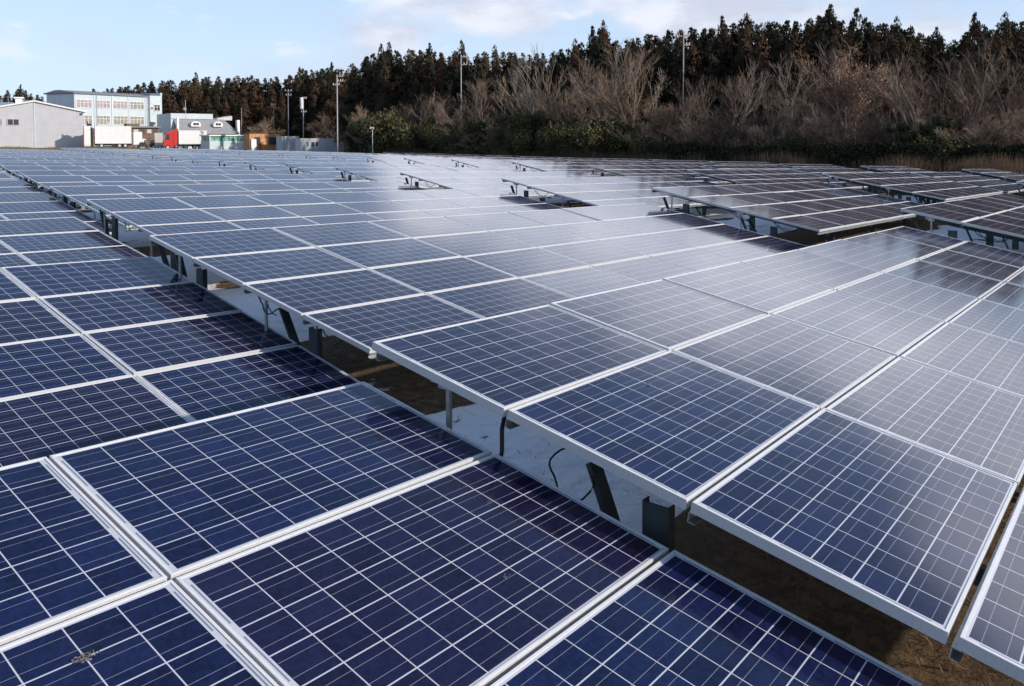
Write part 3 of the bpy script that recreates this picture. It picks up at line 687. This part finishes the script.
# orange digger-like cabin, grey containers
F = Facade(249.5, 160, R(-6)); e, z0 = building('orange_shed', F, 'weathered orange site cabin with dark openings left of the grey containers', 'cabin')
x1 = F.t(281); zt = Zy(133.5, 160)-z0; mb = MB(); mb.box(0, 0, 0, x1, 2.5, zt, 'orange'); mb.obj('wall', e); mb = MB(); mb.box(-.2, -.2, zt, x1+.1, 2.7, zt+.15, 'rust'); mb.obj('roof', e)
for a, b in ((255, 259.5), (269, 278)): win(e, F.t(a), F.t(b), zt*.42, zt*.78, 'glass', n=1, frame='rust', mid=False)
mb = MB(); mb.box(F.t(250.5), -.35, .4, F.t(255.5), -.02, zt*.7, 'white'); mb.box(F.t(259.5), -.3, .2, F.t(260.5), -.02, zt*.55, 'rust'); mb.obj('leaning_panel', e)
def container(px0, px1, D, yt, label, rot=-8, marks=False):
    F = Facade(px0, D, R(rot)); e, z0 = building('container', F, label, 'container', 'grey containers at the field edge')
    x1 = F.t(px1); zt = Zy(yt, D)-z0; mb = MB(); mb.box(0, 0, 0, x1, 2.4, zt, 'grey_box'); n = int(x1/.28)
    for i in range(n): x = x1*i/n; mb.box(x, -.035, .15, x+.14, 0, zt-.15, 'grey_box')
    mb.obj('body', e); mb = MB(); mb.box(-.03, -.06, zt-.13, x1+.03, 2.46, zt+.02, 'pole_light'); mb.obj('top_rail', e)
    if marks:
        for a in (.16, .3, .4): mb = MB(); mb.box(x1*a, -.05, zt*.55, x1*a+.35, -.036, zt*.8, 'dark'); mb.obj('vent', e)
        mb = MB(); mb.box(x1+.031, .1, .1, x1+.10, 2.3, zt-.15, 'pole_light'); mb.obj('door', e)
container(282, 299, 158, 136.3, 'short blue-grey container beside the orange cabin')
container(300.5, 338, 146, 138.5, 'long grey container with small dark vents, rightmost at the field edge', -14, True)

# ------------------------------------------------------------------ poles
def pole(px, D, ytop, rad, label, arms=(), extra=None, k='pole', z0=None):
    p = Wd(px, D); z = terrain(p.x, p.y); rad *= .55; e = empty('utility_pole', (p.x, p.y, z), -YAW, label, 'pole', 'utility poles'); h = Zy(ytop, D)-z
    mb = MB(); mb.tube([(0, 0, -.3), (0, 0, h*.5), (0, 0, h)], [rad*1.3, rad*1.15, rad], k, 10); mb.obj('pole', e)
    for yy, x0, x1 in arms:
        zz = Zy(yy, D)-z; mb = MB(); q = D/KX; mb.beam((x0*q, 0, zz), (x1*q, 0, zz), .14, .14, k)
        for x in (x0*q*.95, x1*q*.95, (x0+x1)*q*.5): mb.tube([(x, 0, zz+.05), (x, 0, zz+.32)], .06, 'white', 6)
        mb.obj('crossarm', e)
    if extra: extra(e, z, D)
def transf(e, z, D):
    for yy, x, rr in ((99.5, -1.2, .42), (103, -1.0, .42), (107, -1.0, .42)):
        mb = MB(); q = D/KX; zz = Zy(yy, D)-z; mb.tube([(x*q, -.3, zz-.45), (x*q, -.3, zz+.4)], rr*.75, 'white', 10); mb.obj('transformer', e)
def bracket(e, z, D):
    mb = MB(); q = D/KX; a, b = Zy(57.5, D)-z, Zy(64.5, D)-z; mb.beam((6*q, 0, a), (6*q, 0, b), .1, .1, 'pole'); mb.obj('bracket', e)
pole(288.5, 170, 90, .17, 'dark utility pole with small crossarm rising above the grey container', ((91, -3, 3.5), (95.5, -2, 3)), k='roof_dark')
pole(303.5, 165, 97.5, .18, 'utility pole with three white transformers on its top', ((98.5, 0, 3.5), (112, -2, 3)), transf)
pole(337.5, 140, 75, .16, 'tall pale utility pole with two crossarms at the right end of the containers', ((76.5, 0, 6), (81.2, 1, 6), (85, -4, 2)), k='pole_light')
pole(461.3, 128, 56, .13, 'tall pale pole with a square bracket on top, before the bare trees', ((57.2, 0, 6), (64.8, 0, 6)), bracket, k='pole_light')
pole(683, 101, 34.5, .11, 'tallest pole with two short arms, right of centre among the bare trees', ((35.8, 0, 6), (45.2, 0, 6)), k='pole_light')
pole(274, 190, 104, .13, 'thin dim pole with a small pale box between hall and dark pole', ((105, -2, 2),), k='roof_dark')
pole(241.8, 198, 108, .12, 'thin pale pole beside the right end of the slate roof hall', k='pole')
pole(9, 205, 96, .12, 'thin pale pole behind the shed roof at the far left edge', k='pole')
p = Wd(372.5, 118); z = terrain(p.x, p.y); e = empty('post_lamp', (p.x, p.y, z), -YAW, 'short white post with a small box head standing behind the far arrays', 'post')
h = Zy(129, 118)-z; mb = MB(); mb.tube([(0, 0, -.2), (0, 0, h)], .05, 'white', 10); mb.obj('post', e); mb = MB(); mb.box(-.35, -.15, h, .25, .15, h+.28, 'white'); mb.obj('head', e)
p = Wd(186, 200); z = terrain(p.x, p.y); e = empty('antenna', (p.x, p.y, z), -YAW, 'thin mast with a small white dish above the slate roof hall', 'antenna')
h = Zy(100, 200)-z; mb = MB(); mb.tube([(0, 0, 0), (0, 0, h)], .06, 'wall_grey', 6); mb.beam((-1, 0, h-.1), (1, 0, h-.1), .06, .06, 'dark'); mb.obj('mast', e)
mb = MB(); mb.tube([(0, -.35, h-2.2), (0, -.1, h-2.1)], [.42, .1], 'white', 12); mb.obj('dish', e)

# ------------------------------------------------------------------ trees
def conifer(seed, h=14., rmax=2.6, n=6500):
    r = random.Random(seed); tr = MB(); tr.tube([(0, 0, -1), (0, 0, h*.5), (0, 0, h*.96)], [.22, .15, .03], 'bark', 6)
    cr_ = MB(); cl = []; w = []
    z = h*.08; sh = [r.uniform(.75, 1.15) for _ in range(8)]
    while z < h*.99:                       # whorls of drooping boughs, each a clump of leafy faces
        t = z/h; R_ = rmax*(min(1, 1.75*(1-t)**.82+.02))*(.85+.15*math.sin(z*1.7+seed))
        for b in range(5):
            a = r.uniform(0, 6.28); q = R_*r.uniform(.3, 1.)*sh[int(a/6.284*8)]; cs = (.13+.82*min(.6, 1-t))*r.uniform(.8, 1.3)
            cl.append((Vector((math.cos(a)*q, math.sin(a)*q, z-q*.35)), cs, a)); w.append(cs**1.6)
        z += h*(.026 if t < .8 else .018)*r.uniform(.8, 1.3)
    cl.append((Vector((0, 0, h*.985)), .12, 0)); w.append(.1)
    pick = r.choices(cl, w, k=n)
    for c, rr, an in pick:
        d = Vector((r.gauss(0, 1), r.gauss(0, 1), r.gauss(0, .7))).normalized(); p = c+d*rr*r.random()**.4*1.45
        s_ = r.uniform(.09, .23)*(.5+.5*min(1, rr/.35)); o = Vector((math.cos(an), math.sin(an), -.35)); side = o.cross(Vector((r.gauss(0, .5), r.gauss(0, .5), 1))).normalized()
        cr_.face([p-side*s_*.7, p+o*s_*.9, p+side*s_*.7, p+Vector((0, 0, s_*1.5))-o*s_*.3], 'cedar')
    return tr.mesh('trunk'), cr_.mesh('crown')
def bare(seed, h=9., spread=.55, leaves=0, tw=1., k='twig', fan=3, first=.25):
    r = random.Random(seed); tr = MB(); cr_ = MB()
    def grow(p, d, L, rad, depth):
        n = 3; pts = [p]; dd = d.copy()
        for i in range(n):
            dd = (dd+Vector((r.gauss(0, .085), r.gauss(0, .085), r.gauss(.04, .06)))).normalized(); pts.append(pts[-1]+dd*L/n)
        rads = [rad*(1-.42*i/n) for i in range(n+1)]
        (tr if depth < 1 else cr_).tube(pts, rads, k, 5 if depth < 2 else 3, cap=False)
        if depth >= 5:
            return
        nb = r.randint(fan, fan+1)+(1 if depth > 2 else 0)
        for i in range(nb):
            t = r.uniform(first if depth == 0 else .25, 1); q = pts[min(n-1, int(t*n))].lerp(pts[min(n, int(t*n)+1)], t*n % 1)
            ax = Vector((r.gauss(0, 1), r.gauss(0, 1), r.gauss(0, .5))).normalized()
            nd = (dd+ax*spread*r.uniform(.6, 1.3)).normalized(); nd.z = abs(nd.z)*.8+.15; nd.normalize()
            grow(q, nd, L*r.uniform(.52, .78), max(.0095*tw, rad*r.uniform(.42, .62)), depth+1)
        if leaves and depth > 2:
            for i in range(leaves):
                q = pts[-1]+Vector((r.gauss(0, .25), r.gauss(0, .25), r.gauss(0, .2))); a = Vector((r.gauss(0, 1), r.gauss(0, 1), r.gauss(0, 1))).normalized()*.09; b = a.cross(Vector((r.gauss(0, 1), r.gauss(0, 1), 1))).normalized()*.06
                cr_.face([q-a, q+b, q+a, q-b], 'dryleaf')
    grow(Vector((0, 0, -.3)), Vector((r.gauss(0, .05), r.gauss(0, .05), 1)).normalized(), h*.48, .011*h+.03, 0)
    return tr.mesh('trunk'), cr_.mesh('crown')
def bush(seed, h, w, n, k, size=.16):
    r = random.Random(seed); tr = MB(); cr_ = MB()
    for i in range(4):
        a = r.uniform(0, 6.28); tr.tube([(0, 0, -.2), (math.cos(a)*w*.15, math.sin(a)*w*.15, h*.35), (math.cos(a)*w*.25, math.sin(a)*w*.25, h*.7)], [.06, .045, .02], 'bark', 5)
    cl = [(Vector((r.gauss(0, w*.24), r.gauss(0, w*.24), h*r.uniform(.12, .8))), r.uniform(.22, .42)*w*.7) for _ in range(16)]
    for i in range(n):
        c, rr = cl[r.randrange(16)]; rr *= 1.15-.5*c.z/h
        d = Vector((r.gauss(0, 1), r.gauss(0, 1), r.gauss(0, 1))).normalized(); p = c+d*rr*r.random()**.35
        p.z = max(.02, p.z); s_ = size*r.uniform(.5, 1.4); u = Vector((r.gauss(0, 1), r.gauss(0, 1), r.gauss(.6, 1))).normalized()*s_; v = u.cross(d+Vector((.01, 0, 0))).normalized()*s_*.45
        cr_.face([p-v, p+u*.6, p+v, p+u*1.6][:3] if r.random() < .3 else [p-u*.3, p+v, p+u*1.3, p-v], k)
    return tr.mesh('trunk'), cr_.mesh('crown')
CON = [conifer(i+10, 14, w) for i, w in enumerate((3.3, 3.7, 2.9, 3.5, 4.0))]
BAR = [bare(31, 9, .55), bare(32, 9, .4, fan=2), bare(33, 9, .6), bare(36, 9, .5, fan=2, first=.5), bare(37, 9, .38, fan=2, first=.35, k='pale_bark'), bare(38, 9, .45, fan=2, first=.3, k='pale_bark')]
BARL = [bare(34, 9, .5, leaves=5)]
LOWB = [bare(41, 5, .75, first=.1), bare(42, 5, .8, first=.1)]
BSH = [bush(51, 3.2, 3.0, 6500, 'shrub', .10), bush(52, 2.8, 3.4, 6500, 'shrub', .10), bush(53, 4.2, 2.3, 7000, 'shrub', .10)]
WIL = [bush(61, 5.5, 5, 5200, 'willow', .2)]
placed = []
def plant(kind, ms, px, D, hpx=None, h=None, base=9., wide=1., rnd=random.Random(1)):
    p = Wd(px, D); z = terrain(p.x, p.y)
    if hpx is not None: h = Zy(hpx, D)-z
    sc = h/base; e = empty(kind, (p.x, p.y, z-.05), rnd.uniform(0, 6.28)); e.scale = (sc*wide, sc*wide, sc)
    inst('trunk', ms[0], e); inst('crown', ms[1], e); placed.append((px, D, h, kind, e))
# skyline of the cedar forest: pixel column -> pixel row of the tree tops
SKY = [(-40, 88), (0, 90), (22, 86), (40, 95), (90, 89), (130, 83), (190, 77), (250, 75), (285, 77), (298, 70), (325, 66), (345, 66), (378, 50), (430, 48), (470, 50), (520, 52), (556, 50), (575, 44), (590, 40), (603, 24), (612, 40), (640, 34), (660, 32), (690, 28), (720, 24), (745, 18), (775, 22), (800, 20), (828, 8), (842, 22), (856, 14), (880, 22), (905, 20), (925, 38), (935, 28), (955, 42), (975, 18), (988, 30), (1002, 16), (1030, 20), (1070, 18)]
DB = [(-60, 262), (330, 255), (352, 190), (440, 150), (600, 122), (700, 112), (850, 100), (1080, 88)]
rr = random.Random(5)
for row, (dd, n, lo) in enumerate(((0, 104, 0), (7, 100, 1), (-7, 70, 14))):
    for i in range(n):
        px = -45+1125*(i+rr.uniform(-.3, .3)+.5*(row % 2))/n; D = lerp(DB, px)+dd+rr.uniform(-3, 3)
        if row == 2 and px < 345: continue
        plant('cedar_tree', CON[rr.randrange(5)], px, D, hpx=lerp(SKY, px)+lo*rr.uniform(.4, 1)+rr.uniform(0, 7)*(1 if row == 0 else .7)-1, base=14, wide=rr.uniform(.85, 1.25)*(1. if px > 345 else 1.1), rnd=rr)
for i in range(24):
    px = 60+330*(i+rr.random())/24; plant('cedar_tree', CON[rr.randrange(5)], px, 276, hpx=lerp(SKY, px)+rr.uniform(0, 4), base=14, wide=1.3, rnd=rr)
for px, y in ((603, 20), (592, 26), (575, 38), (462, 40), (829, 3), (855, 8), (746, 12), (721, 16), (973, 12), (1003, 11), (390, 42), (382, 43), (22, 84), (197, 72), (430, 43), (495, 44), (563, 52), (935, 26), (895, 16), (300, 67), (332, 62)):
    plant('cedar_tree', CON[rr.randrange(5)], px, lerp(DB, px)-4, hpx=y, base=14, wide=.7, rnd=rr)
# lower dark cedars filling under the skyline on the left
for i in range(46):
    px = 85+270*(i+rr.random())/46; plant('cedar_tree', CON[rr.randrange(5)], px, 243+rr.uniform(-5, 5), hpx=lerp(SKY, px)+rr.uniform(8, 26), base=14, wide=rr.uniform(.9, 1.3), rnd=rr)
# bare broadleaved trees: column -> top row
BT = [(245, 118), (275, 112), (330, 110), (360, 108), (372, 100), (400, 104), (430, 88), (460, 82), (500, 82), (540, 62), (560, 56), (600, 62), (640, 50), (668, 78), (700, 76), (730, 66), (790, 62), (820, 56), (845, 34), (870, 62), (900, 66), (930, 62), (960, 54), (990, 58), (1050, 52)]
for i in range(92):
    px = 350+735*(i+rr.uniform(-.4, .4))/92; D = lerp(BP, px)+rr.uniform(6, 26); y = lerp(BT, px)+abs(rr.gauss(0, 10))
    if px < 352: continue
    plant('bare_tree', BAR[rr.choice((0, 1, 2, 3, 4, 5) if px < 860 else (0, 1, 2, 3))], px, D, hpx=y, base=8.6, wide=rr.uniform(.85, 1.25), rnd=rr)
for px, y, dd in ((640, 40, 8), (628, 44, 12), (596, 52, 8), (556, 50, 10), (545, 62, 8), (735, 62, 6), (790, 58, 8), (478, 70, 10), (960, 50, 8), (1004, 52, 7), (907, 60, 6), (700, 66, 5)):
    plant('bare_tree', BAR[rr.choice((4, 5, 1))], px, lerp(BP, px)+dd, hpx=y, base=8.6, wide=.8, rnd=rr)
for px, y, dd in ((842, 32, 6), (852, 50, 9), (826, 62, 8), (648, 88, 6), (664, 96, 5), (636, 76, 10)):
    plant('leafy_brown_tree', BARL[0], px, lerp(BP, px)+dd, hpx=y, base=8.6, wide=.8, rnd=rr)
for i in range(78):
    px = 352+720*(i+rr.uniform(-.4, .4))/78; D = lerp(BP, px)+rr.uniform(2, 8); y = 118-12*rr.random()-(8 if px > 640 else 0)
    plant('bare_shrub', LOWB[rr.randrange(2)], px, D, hpx=y, base=4.8, wide=rr.uniform(.9, 1.3), rnd=rr)
for px, D, y in ((258, 228, 113), (272, 225, 118), (318, 222, 112), (332, 222, 108), (345, 150, 112), (350, 220, 100)):
    plant('bare_shrub', LOWB[rr.randrange(2)], px, D, hpx=y, base=4.8, wide=1.2, rnd=rr)
plant('willow_tree', WIL[0], 385, 122, hpx=98, base=5.5, wide=1.0, rnd=rr)
plant('willow_tree', WIL[0], 372, 128, hpx=104, base=5.5, wide=.9, rnd=rr)
for px, y, dd in ((408, 126, 3), (425, 122, 3), (440, 119, 4), (452, 110, 5), (468, 116, 3), (490, 113, 4), (508, 116, 3), (524, 112, 4), (546, 104, 4), (560, 116, 2), (604, 104, 3), (616, 120, 2), (590, 122, 2), (640, 128, 3), (395, 130, 3), (356, 128, 3), (575, 122, 2), (790, 122, 3), (812, 126, 2), (905, 124, 2), (934, 118, 3), (950, 126, 2), (535, 124, 2), (480, 126, 2), (666, 130, 2)):
    plant('evergreen_shrub', BSH[rr.randrange(3)], px, lerp(BP, px)+dd, hpx=y, base=3.4, wide=rr.uniform(.9, 1.3), rnd=rr)

# labels: ordinal from the left among its kind inside each stretch between landmarks
LM = [(-100, 'behind the grey shed'), (60, 'behind the white three-storey building'), (162, 'behind the slate roof hall'), (250, 'behind the grey containers'), (345, 'left of the square-bracket pole'), (461, 'between the square-bracket pole and the tallest pole'), (683, 'just right of the tallest pole'), (800, 'around the brown-leaved tree'), (880, 'near the right edge')]
DESC = {'cedar_tree': ('dark cedar', 'tree', 'cedars of the forest'), 'bare_tree': ('bare grey-brown tree', 'tree', 'bare trees before the forest'), 'leafy_brown_tree': ('tree with dead brown leaves', 'tree', 'trees keeping brown leaves'), 'bare_shrub': ('low bare thicket', 'shrub', 'bare thickets at the forest foot'), 'willow_tree': ('yellow-green bushy tree', 'tree', 'yellow-green trees'), 'evergreen_shrub': ('dark green shrub', 'shrub', 'evergreen shrubs at the forest foot')}
def ordi(n):
    w = ['first', 'second', 'third', 'fourth', 'fifth', 'sixth', 'seventh', 'eighth', 'ninth', 'tenth', 'eleventh', 'twelfth', 'thirteenth', 'fourteenth', 'fifteenth', 'sixteenth', 'seventeenth', 'eighteenth', 'nineteenth', 'twentieth']
    if n < 20: return w[n]
    t = {2: 'twenty', 3: 'thirty', 4: 'forty', 5: 'fifty', 6: 'sixty', 7: 'seventy', 8: 'eighty'}; q, m_ = divmod(n+1, 10)
    return t[q]+('-'+w[m_-1] if m_ else 'th')
cnt = {}
for px, D, h, kind, e in sorted(placed, key=lambda q: q[0]):
    seg = [t for x, t in LM if px >= x][-1]; d, c, g_ = DESC[kind]
    size = 'tall ' if h > {'cedar_tree': 16, 'bare_tree': 11}.get(kind, 99) else ''
    key = (kind, seg, size); cnt[key] = cnt.get(key, -1)+1
    tag(e, '%s%s, %s from left %s' % (size, d, ordi(cnt[key]), seg), c, g_)

# vine-covered fence along the right field edge
def W3(px, D, z): p = Wd(px, D); p.z = z; return p
e = empty('vine_covered_fence', W3(860, lerp(BP, 860)+.6, 0), 0, 'long dark fence overgrown with vines between the arrays and the bare trees', 'fence')
o0 = e.location.copy(); o0.z = terrain(o0.x, o0.y); e.location = o0
fp = [Wd(px, lerp(BP, px)+.6) for px in range(640, 1110, 10)]
mb = MB()
for i, p in enumerate(fp):
    z = terrain(p.x, p.y); mb.tube([(p.x-o0.x, p.y-o0.y, z-.3-o0.z), (p.x-o0.x, p.y-o0.y, z+2.5-o0.z)], .05, 'dark', 6)
    if i:
        for h in (.3, 1.5, 2.4): mb.beam(q0+Vector((0, 0, h)), Vector((p.x-o0.x, p.y-o0.y, z+h-o0.z)), .04, .04, 'dark')
    q0 = Vector((p.x-o0.x, p.y-o0.y, z-o0.z))
mb.obj('fence_posts', e)
mb = MB(); r = random.Random(9)
for i in range(30000):
    k = r.random()*(len(fp)-1.001); a = int(k); p = fp[a].lerp(fp[a+1], k-a); z = terrain(p.x, p.y)
    top = 2.75+.5*noise.noise(Vector((p.x*.35, p.y*.35, 3)))+.25*noise.noise(Vector((p.x*1.5, p.y*1.5, 3)))
    q = Vector((p.x-o0.x+r.gauss(0, .28), p.y-o0.y+r.gauss(0, .28), z-o0.z+top*r.random()**.75)); s_ = r.uniform(.06, .17)
    u = Vector((r.gauss(0, 1), r.gauss(0, 1), r.gauss(0, 1))).normalized()*s_; v = u.cross(Vector((r.gauss(0, 1), r.gauss(0, 1), .3))).normalized()*s_*.8
    mb.face([q-u, q+v, q+u, q-v], 'vine')
mb.obj('vines', e)

# dry reeds and grass (uncountable)
def reeds(name, label, pxs, dlo, dhi, n, hlo, hhi, w=.02, k='reed', Df=None):
    mb = MB(); r = random.Random(hash(label) % 999 if False else len(label))
    for i in range(n):
        px = r.uniform(*pxs); b = Df(px) if Df else lerp(BP, px); p = Wd(px, b+r.uniform(dlo, dhi)); cl = noise.noise(Vector((p.x*.25, p.y*.25, 7)))
        if cl < -.15+.3*r.random()-.15: continue
        z = terrain(p.x, p.y); h = r.uniform(hlo, hhi)*(1+.5*cl); l = Vector((r.gauss(0, .15), r.gauss(0, .15), 1))*h; p.z = z-.05
        sd_ = rgt*w*r.uniform(.7, 1.5)
        mb.face([p-sd_, p+sd_, p+l*.6+sd_*.8, p+l*.6-sd_*.8], k); mb.face([p+l*.6-sd_*.8, p+l*.6+sd_*.8, p+l+Vector((r.gauss(0, .1), r.gauss(0, .1), 0))], k)
    tag(mb.obj(name), label, 'dry grass', kind='stuff')
reeds('reeds', 'tall dry reeds and dead grass in front of the forest and fence', (352, 1100), -2.6, .4, 17000, .7, 2.1, .018)
reeds('bank_grass', 'pale dry grass on the bank above the vine-covered fence', (640, 1100), 1.2, 5., 9000, 1.6, 3.0, .025)
reeds('field_grass', 'yellow dry grass strip between the far arrays and the buildings', (-40, 350), 2, 22, 26000, .2, .55, .04, 'straw', lambda px: 140)
print('objects', len(bpy.data.objects))
